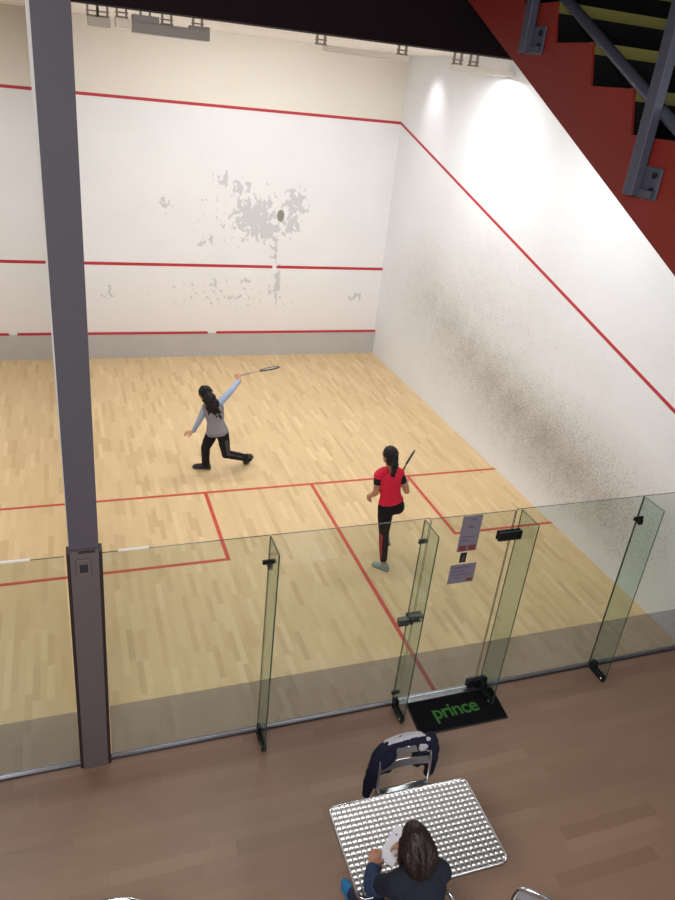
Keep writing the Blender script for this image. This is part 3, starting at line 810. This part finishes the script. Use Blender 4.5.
for k in 'LR':
    b = MB(); sh, el, wr = V(J['sh'+k]), V(J['el'+k]), V(J['wr'+k])
    b.limb([sh, sh.lerp(el, .4), el, wr.lerp(el, .06)], [.060*s1, .058*s1, .049*s1, .036*s1], True, False); b.remesh('sleeve', MT['blue'], .008, 4, p1, lc, .008, .05)
b = MB(); b.sections(torso_secs(J, .010, s=s1)[:4])
for k in 'LR':
    h, kk, an = V(J['hip'+k]), V(J['kn'+k]), V(J['an'+k]); b.limb([h, h.lerp(kk, .4), kk, kk.lerp(an, .4), an.lerp(kk, -.12)], [.100*s1, .093*s1, .074*s1, .069*s1, .060*s1], True, False)
b.remesh('trousers', MT['blackcl'], .009, 4, p1, lc, .012, .07)
h, kk = V(J['hipR']), V(J['knR']); an = V(J['anR'])
b = MB(); off = V((.02, -.062, .02)); b.limb([h.lerp(kk, .35)+off, kk+off*.62, kk.lerp(an, .85)+off*.52], [.032, .03, .022]); b.remesh('trouser_panel', MT['darkgrey'], .008, 3, p1, lc)
for k in 'LR': shoe(p1, J, k, MT['shoed'], MT['sole'], 1.22)
b = MB(); hf, hu, hr_ = axes(J['hf'], J['hu']); hc = V(J['head']); hair_cap(b, hc, hf, hu, s1*1.10)
rnd = random.Random(3)
for i in range(34):
    a = rnd.uniform(-1.9, 1.9); st_ = hc-hf*.075*s1*math.cos(a)+hr_*.075*s1*math.sin(a)+hu*rnd.uniform(-.05, .04)
    en = nk+V((.04, -.125, -.10))+V((rnd.uniform(-.10, .10), rnd.uniform(-.03, .03), rnd.uniform(-.10, .07)))
    mid = st_.lerp(en, .5)+V((rnd.uniform(-.02, .02), -.035, .012)); b.tube([st_, mid, en], [.018, .011], 7, smooth=4)
b.ell(nk+V((.012, -.085, -.02)), (.105, 0, -.03), (0, .065, 0), (.02, 0, .125)); b.ell(nk+V((-.03, -.055, .075)), (.092, 0, -.02), (0, .075, 0), (.02, 0, .10))
b.remesh('hair', MT['hair'], .0075, 2, p1, lc, .028, .035)
ctr = V(J['wrR'])+gd*.070*s1+gn*.024*s1
view = (ctr-V((-.025, -4.658, 5.377))).normalized()
nn = rd.cross(view).normalized(); nn = (M.Rotation(math.radians(9), 3, rd) @ nn)
racket('squash_racket', ctr+rd*.0, rd, nn, 'black racket with pale shaft, raised by the player in the grey vest', MT['rackety'], None, s=1, mg=MT['rackety'])

# ---- player in the red top, nearer the glass
rd2 = V((.37, .47, .02)).normalized()
J2 = dict(hipL=(3.375, 2.09, .90), hipR=(3.525, 2.10, .90), shL=(3.228, 2.09, 1.36), shR=(3.49, 2.09, 1.36), neck=(3.365, 2.11, 1.445), head=(3.345, 2.13, 1.585), fwd=(-.1, 1, 0),
          hf=(-.35, .9, -.12), hu=(0, .06, 1), elL=(3.21, 2.07, 1.14), wrL=(3.21, 2.20, 1.025), elR=(3.588, 2.03, 1.15), wrR=(3.655, 2.24, 1.19),
          knL=(3.43, 2.14, .50), anL=(3.455, 2.085, .10), toeL=(3.365, 2.205, .0), heelL=(3.505, 2.035, .0),
          knR=(3.52, 2.42, .66), anR=(3.60, 2.40, .25), toeR=(3.60, 2.54, .12), heelR=(3.615, 2.32, .17))
gd2, gh2 = grip_axes(V((-.02, .2, .1)), rd2); gn2 = gd2.cross(gh2)
J2['handL'] = ((-.12, .55, -.6), (.8, .1, -.2), 1, .75)
J2['handR'] = (gd2, gn2, 1, 1.15)
p2 = empty('person', (3.45, 2.12, 0), 'player in a bright red top and black leggings running away from the glass', 'person')
make_body(p2, J2, MT['skin2'], .94); lc = p2.location.copy(); nk = V(J2['neck'])
b = MB(); b.sections(torso_secs(J2, .012, s=.93, cut=.21))
for k in 'LR': b.limb([(nk+V(J2['sh'+k]))/2, V(J2['sh'+k])+V((0, 0, .002))], [.060, .063])
b.remesh('shirt', MT['pink'], .009, 5, p2, lc, .008, .07)
for k in 'LR':
    b = MB(); sh, el = V(J2['sh'+k]), V(J2['el'+k]); b.limb([sh.lerp(el, .02), sh.lerp(el, .25), sh.lerp(el, .52)], [.0545, .054, .048], True, False); b.remesh('sleeve', MT['blacktee'], .008, 3, p2, lc)
b = MB(); b.sections(torso_secs(J2, .006, s=.95)[:5])
for k in 'LR':
    h, kk, an = V(J2['hip'+k]), V(J2['kn'+k]), V(J2['an'+k]); b.limb([h, h.lerp(kk, .4), kk, kk.lerp(an, .35), an.lerp(kk, .06)], [.096, .088, .062, .062, .043], True, False)
b.remesh('leggings', MT['blackcl'], .008, 4, p2, lc, .004, .07)
kk, an = V(J2['knL']), V(J2['anL']); off = V((-.042, -.022, 0))
b = MB(); b.limb([kk+off*1.05+V((0, 0, .07)), kk.lerp(an, .35)+off*1.12, kk.lerp(an, .62)+off*.88, an.lerp(kk, .14)+off*.62], [.022, .024, .02, .014]); b.remesh('legging_stripe', MT['redstripe'], .006, 2, p2, lc)
for k in 'LR': shoe(p2, J2, k, MT['shoet'], MT['sole'], 1.0)
b = MB(); hf, hu, hr_ = axes(J2['hf'], J2['hu']); hc = V(J2['head']); hair_cap(b, hc, hf, hu, .96)
for i in range(16):
    st_ = hc-hf*.10+hu*.04+V((rnd.uniform(-.02, .02), 0, rnd.uniform(-.02, .02))); en = hc+V((.0, -.12, 0))-hu*.175+V((rnd.uniform(-.035, .035), rnd.uniform(-.02, .02), rnd.uniform(-.03, .05)))
    mid = hc+V((.012, -.14, 0))-hu*.06+V((rnd.uniform(-.035, .035), rnd.uniform(-.02, .02), 0)); b.tube([st_, mid, en], [.018, .010], 7, smooth=5)
b.remesh('hair', MT['hair'], .007, 2, p2, lc, .012, .03)
b = MB(); b.ell(hc-hf*.115+hu*.045, hf*.018, hr_*.024, hu*.022, 3); b.build('hair_band', MT['blackm'], p2, True, lc)
ctr = V(J2['wrR'])+gd2*.072+gn2*.024
view = (ctr-V((-.025, -4.658, 5.377))).normalized(); nn = rd2.cross(view).normalized(); nn = (M.Rotation(math.radians(4), 3, rd2) @ nn)
racket('squash_racket', ctr-rd2*.03, rd2, nn, 'dark racket held upright in front by the player in the red top', MT['racketb'], None)

# ---- person writing at the table
J3 = dict(hipL=(1.70, -2.47, .535), hipR=(1.90, -2.47, .535), shL=(1.645, -2.235, .985), shR=(1.965, -2.235, .985), neck=(1.81, -2.20, 1.055), head=(1.81, -2.115, 1.165), fwd=(0, 1, 0),
          hf=(-.10, .62, -.80), hu=(-.02, .80, .62), elL=(1.575, -2.10, .80), wrL=(1.635, -1.955, .775), elR=(2.02, -2.08, .80), wrR=(1.925, -1.93, .782),
          knL=(1.63, -2.02, .53), anL=(1.655, -1.73, .10), toeL=(1.655, -1.555, .0), heelL=(1.66, -1.80, .0), knR=(1.95, -2.02, .53), anR=(1.96, -1.95, .10), toeR=(1.97, -1.76, .0), heelR=(1.96, -2.01, .0))
J3['handL'] = ((.55, .8, -.05), (0, -.05, -1), -1, .30)
J3['handR'] = ((-.62, .6, -.06), (-.25, -.1, -1), 1, .55)
p3 = empty('person', (1.80, -2.43, 0), 'person with long dark hair in a dark jacket, seated writing at the dimpled table', 'person')
make_body(p3, J3, MT['skin2'], .98); lc = p3.location.copy(); nk = V(J3['neck'])
b = MB(); b.sections(torso_secs(J3, .024)[1:])
for k in 'LR':
    sh, el, wr = V(J3['sh'+k]), V(J3['el'+k]), V(J3['wr'+k])
    b.limb([(nk+sh)/2, sh], [.066, .070])
    b.limb([sh, sh.lerp(el, .4), el], [.070, .066, .060])
b.remesh('jacket_top', MT['cardi'], .009, 4, p3, lc, .014, .06)
for k in 'LR':
    b = MB(); el, wr = V(J3['el'+k]), V(J3['wr'+k]); sh = V(J3['sh'+k])
    b.limb([el.lerp(sh, .35), el, el.lerp(wr, .5), wr.lerp(el, .10)], [.068, .062, .054, .045], True, False); b.remesh('sleeve', MT['denim'], .008, 3, p3, lc, .014, .045)
b = MB(); b.sections(torso_secs(J3, .012)[:4])
for k in 'LR':
    h, kk, an = V(J3['hip'+k]), V(J3['kn'+k]), V(J3['an'+k]); b.limb([h, h.lerp(kk, .4), kk, kk.lerp(an, .35), an.lerp(kk, .06)], [.092, .090, .068, .064, .054], True, False)
b.remesh('jeans', MT['denim'], .009, 4, p3, lc, .008, .07)
for k in 'LR': shoe(p3, J3, k, MT['shoeb'], MT['sole'], 1.0)
b = MB(); hf, hu, hr_ = axes(J3['hf'], J3['hu']); hc = V(J3['head']); hair_cap(b, hc, hf, hu, .94)
for i in range(54):
    a = rnd.uniform(-2.0, 2.0); st_ = hc-hf*.085*math.cos(a)+hr_*.072*math.sin(a)+hu*rnd.uniform(-.03, .06)
    sd = math.sin(a); en = V((1.81+sd*.062+rnd.uniform(-.015, .015), -2.225-math.cos(a)*.05+rnd.uniform(-.02, .02), 1.03+rnd.uniform(-.06, .05)))
    if abs(a) > 1.3: en.y += .10; en.z -= .04
    mid = st_.lerp(en, .5)+V((sd*.03, -.03, .035)); b.tube([st_, mid, en], [.026, .02], 7, smooth=4)
b.ell(V((1.81, -2.215, 1.075)), (.072, 0, 0), (0, .06, .03), (0, -.03, .09))
b.remesh('hair', MT['hair2'], .008, 9, p3, lc, .010, .02)

# paper and pen on the table
r = empty('paper_sheet', (1.83, -1.84, .7345), 'white sheet of paper under the hands of the person at the table', 'paper')
q = [(1.925, -1.69), (1.985, -1.77), (1.775, -1.985), (1.70, -1.885)]
MB().prism([(x-1.83, y+1.84) for x, y in q], 2, 0, .0012).build('sheet', MT['paper'], r)
b = MB(); b.tube([(.06, .075, .0015), (.068, .068, .0015)], .006, 8); b.build('printed_mark', MT['ink'], r)
r = empty('pen', (1.85, -1.87, .736), 'dark pen in the right hand of the person at the table', 'pen')
b = MB(); b.tube([(-.02, .02, .004), (.03, -.02, .075)], .0045, 10); b.build('barrel', MT['blackm'], r, True)
b = MB(); b.tube([(-.02, .02, .004), (-.0235, .0228, -.0008)], [.004, .001], 8); b.build('tip', MT['chrome'], r, True)

# ------------------------------------------------------------------ lights
def area(name, loc, target, size, sy, power, col=(1, .955, .88)):
    l = bpy.data.lights.new(name, 'AREA'); l.shape = 'RECTANGLE'; l.size = size; l.size_y = sy; l.energy = power; l.color = col
    o = bpy.data.objects.new(name, l); COL.objects.link(o); o.location = loc
    o.rotation_euler = (V(target)-V(loc)).to_track_quat('-Z', 'Y').to_euler(); return o
WC = (.95, .985, 1.0)
for x, p in ((1.39, 55), (4.0, 55), (5.75, 27)):
    area('court_light', (x, 6.0, 5.64), (x, 6.3, 0), 1.0, .2, p, WC)
area('court_light', (1.6, 2.6, 5.75), (1.6, 3.2, 0), 1.2, .3, 53, WC); area('court_light', (4.7, 2.6, 5.75), (4.7, 3.2, 0), 1.2, .3, 47, WC)  # added lights with no fixtures, hidden above the fascia edge, even out the court
area('court_light', (3.2, 7.9, 5.85), (3.2, 9.6, 1.0), 3.0, .3, 26, WC)
area('court_light', (-2.2, 6.0, 5.64), (-2.2, 6.3, 0), 1.2, .3, 105, WC); area('court_light', (-2.2, 2.6, 5.75), (-2.2, 3.0, 0), 1.2, .3, 84, WC)
def spot(name, loc, target, power, ang, blend, size):
    l = bpy.data.lights.new(name, 'SPOT'); l.energy = power; l.spot_size = math.radians(ang); l.spot_blend = blend; l.shadow_soft_size = size; l.color = (.97, .98, 1)
    o = bpy.data.objects.new(name, l); COL.objects.link(o); o.location = loc
    o.rotation_euler = (V(target)-V(loc)).to_track_quat('-Z', 'Y').to_euler()
spot('wall_spot', (5.7, 8.45, 5.82), (XR, 8.4, 5.0), 30, 66, 1.0, .10)
spot('wall_spot', (4.7, 5.7, 5.64), (XR, 5.6, 4.45), 62, 80, 1.0, .3)
spot('wall_spot', (4.4, 3.2, 5.7), (XR, 3.0, 4.1), 56, 95, 1.0, .3)
area('lobby_back_fill', (2.5, -8.8, 3.2), (2.2, 0, .5), 6.0, 3.0, 225, (.95, .95, 1.0))  # added fill from behind the camera, no window there
area('lobby_fill', (4.2, -4.6, 4.4), (2.6, -1.2, 0), 1.4, 1.0, 46, (1, .95, .9))  # added fill in open air, no fitting, brightens the lobby
area('lobby_fill', (-1.2, -4.6, 6.0), (-.2, -1.6, 0), 1.6, 1.2, 210, (1, .95, .92))  # added fill that lifts the lower left of the lobby
w = bpy.data.worlds.new('World'); SC.world = w; w.use_nodes = True
bg = w.node_tree.nodes['Background']; bg.inputs[0].default_value = (.86, .9, 1, 1); bg.inputs[1].default_value = .16

# ------------------------------------------------------------------ camera
cam = bpy.data.cameras.new('Camera'); co = bpy.data.objects.new('Camera', cam); COL.objects.link(co)
yaw, pit, rol = -0.38105884857079636, -0.46499294691891097, 0.11061854684602138
cy, sy = math.cos(yaw), math.sin(yaw)
f = V((math.cos(pit)*-sy, math.cos(pit)*cy, math.sin(pit))); rt_ = V((cy, sy, 0)); up = rt_.cross(f)
r2 = rt_*math.cos(rol)+up*math.sin(rol); u2 = -rt_*math.sin(rol)+up*math.cos(rol)
mx = M((r2, u2, -f)).transposed().to_4x4(); mx.translation = V((-0.024774533307551458, -4.658071214169585, 5.377063280945811))
co.matrix_world = mx
cam.sensor_fit = 'AUTO'; cam.sensor_width = 36.0; cam.lens = 732.1251430380753*36/900
cam.clip_start = .05; cam.clip_end = 100
SC.camera = co
SC.view_settings.view_transform = 'Standard'; SC.view_settings.look = 'None'
SC.view_settings.exposure = 0.0; SC.view_settings.gamma = 1.0
SC.cycles.max_bounces = 10; SC.cycles.transparent_max_bounces = 24
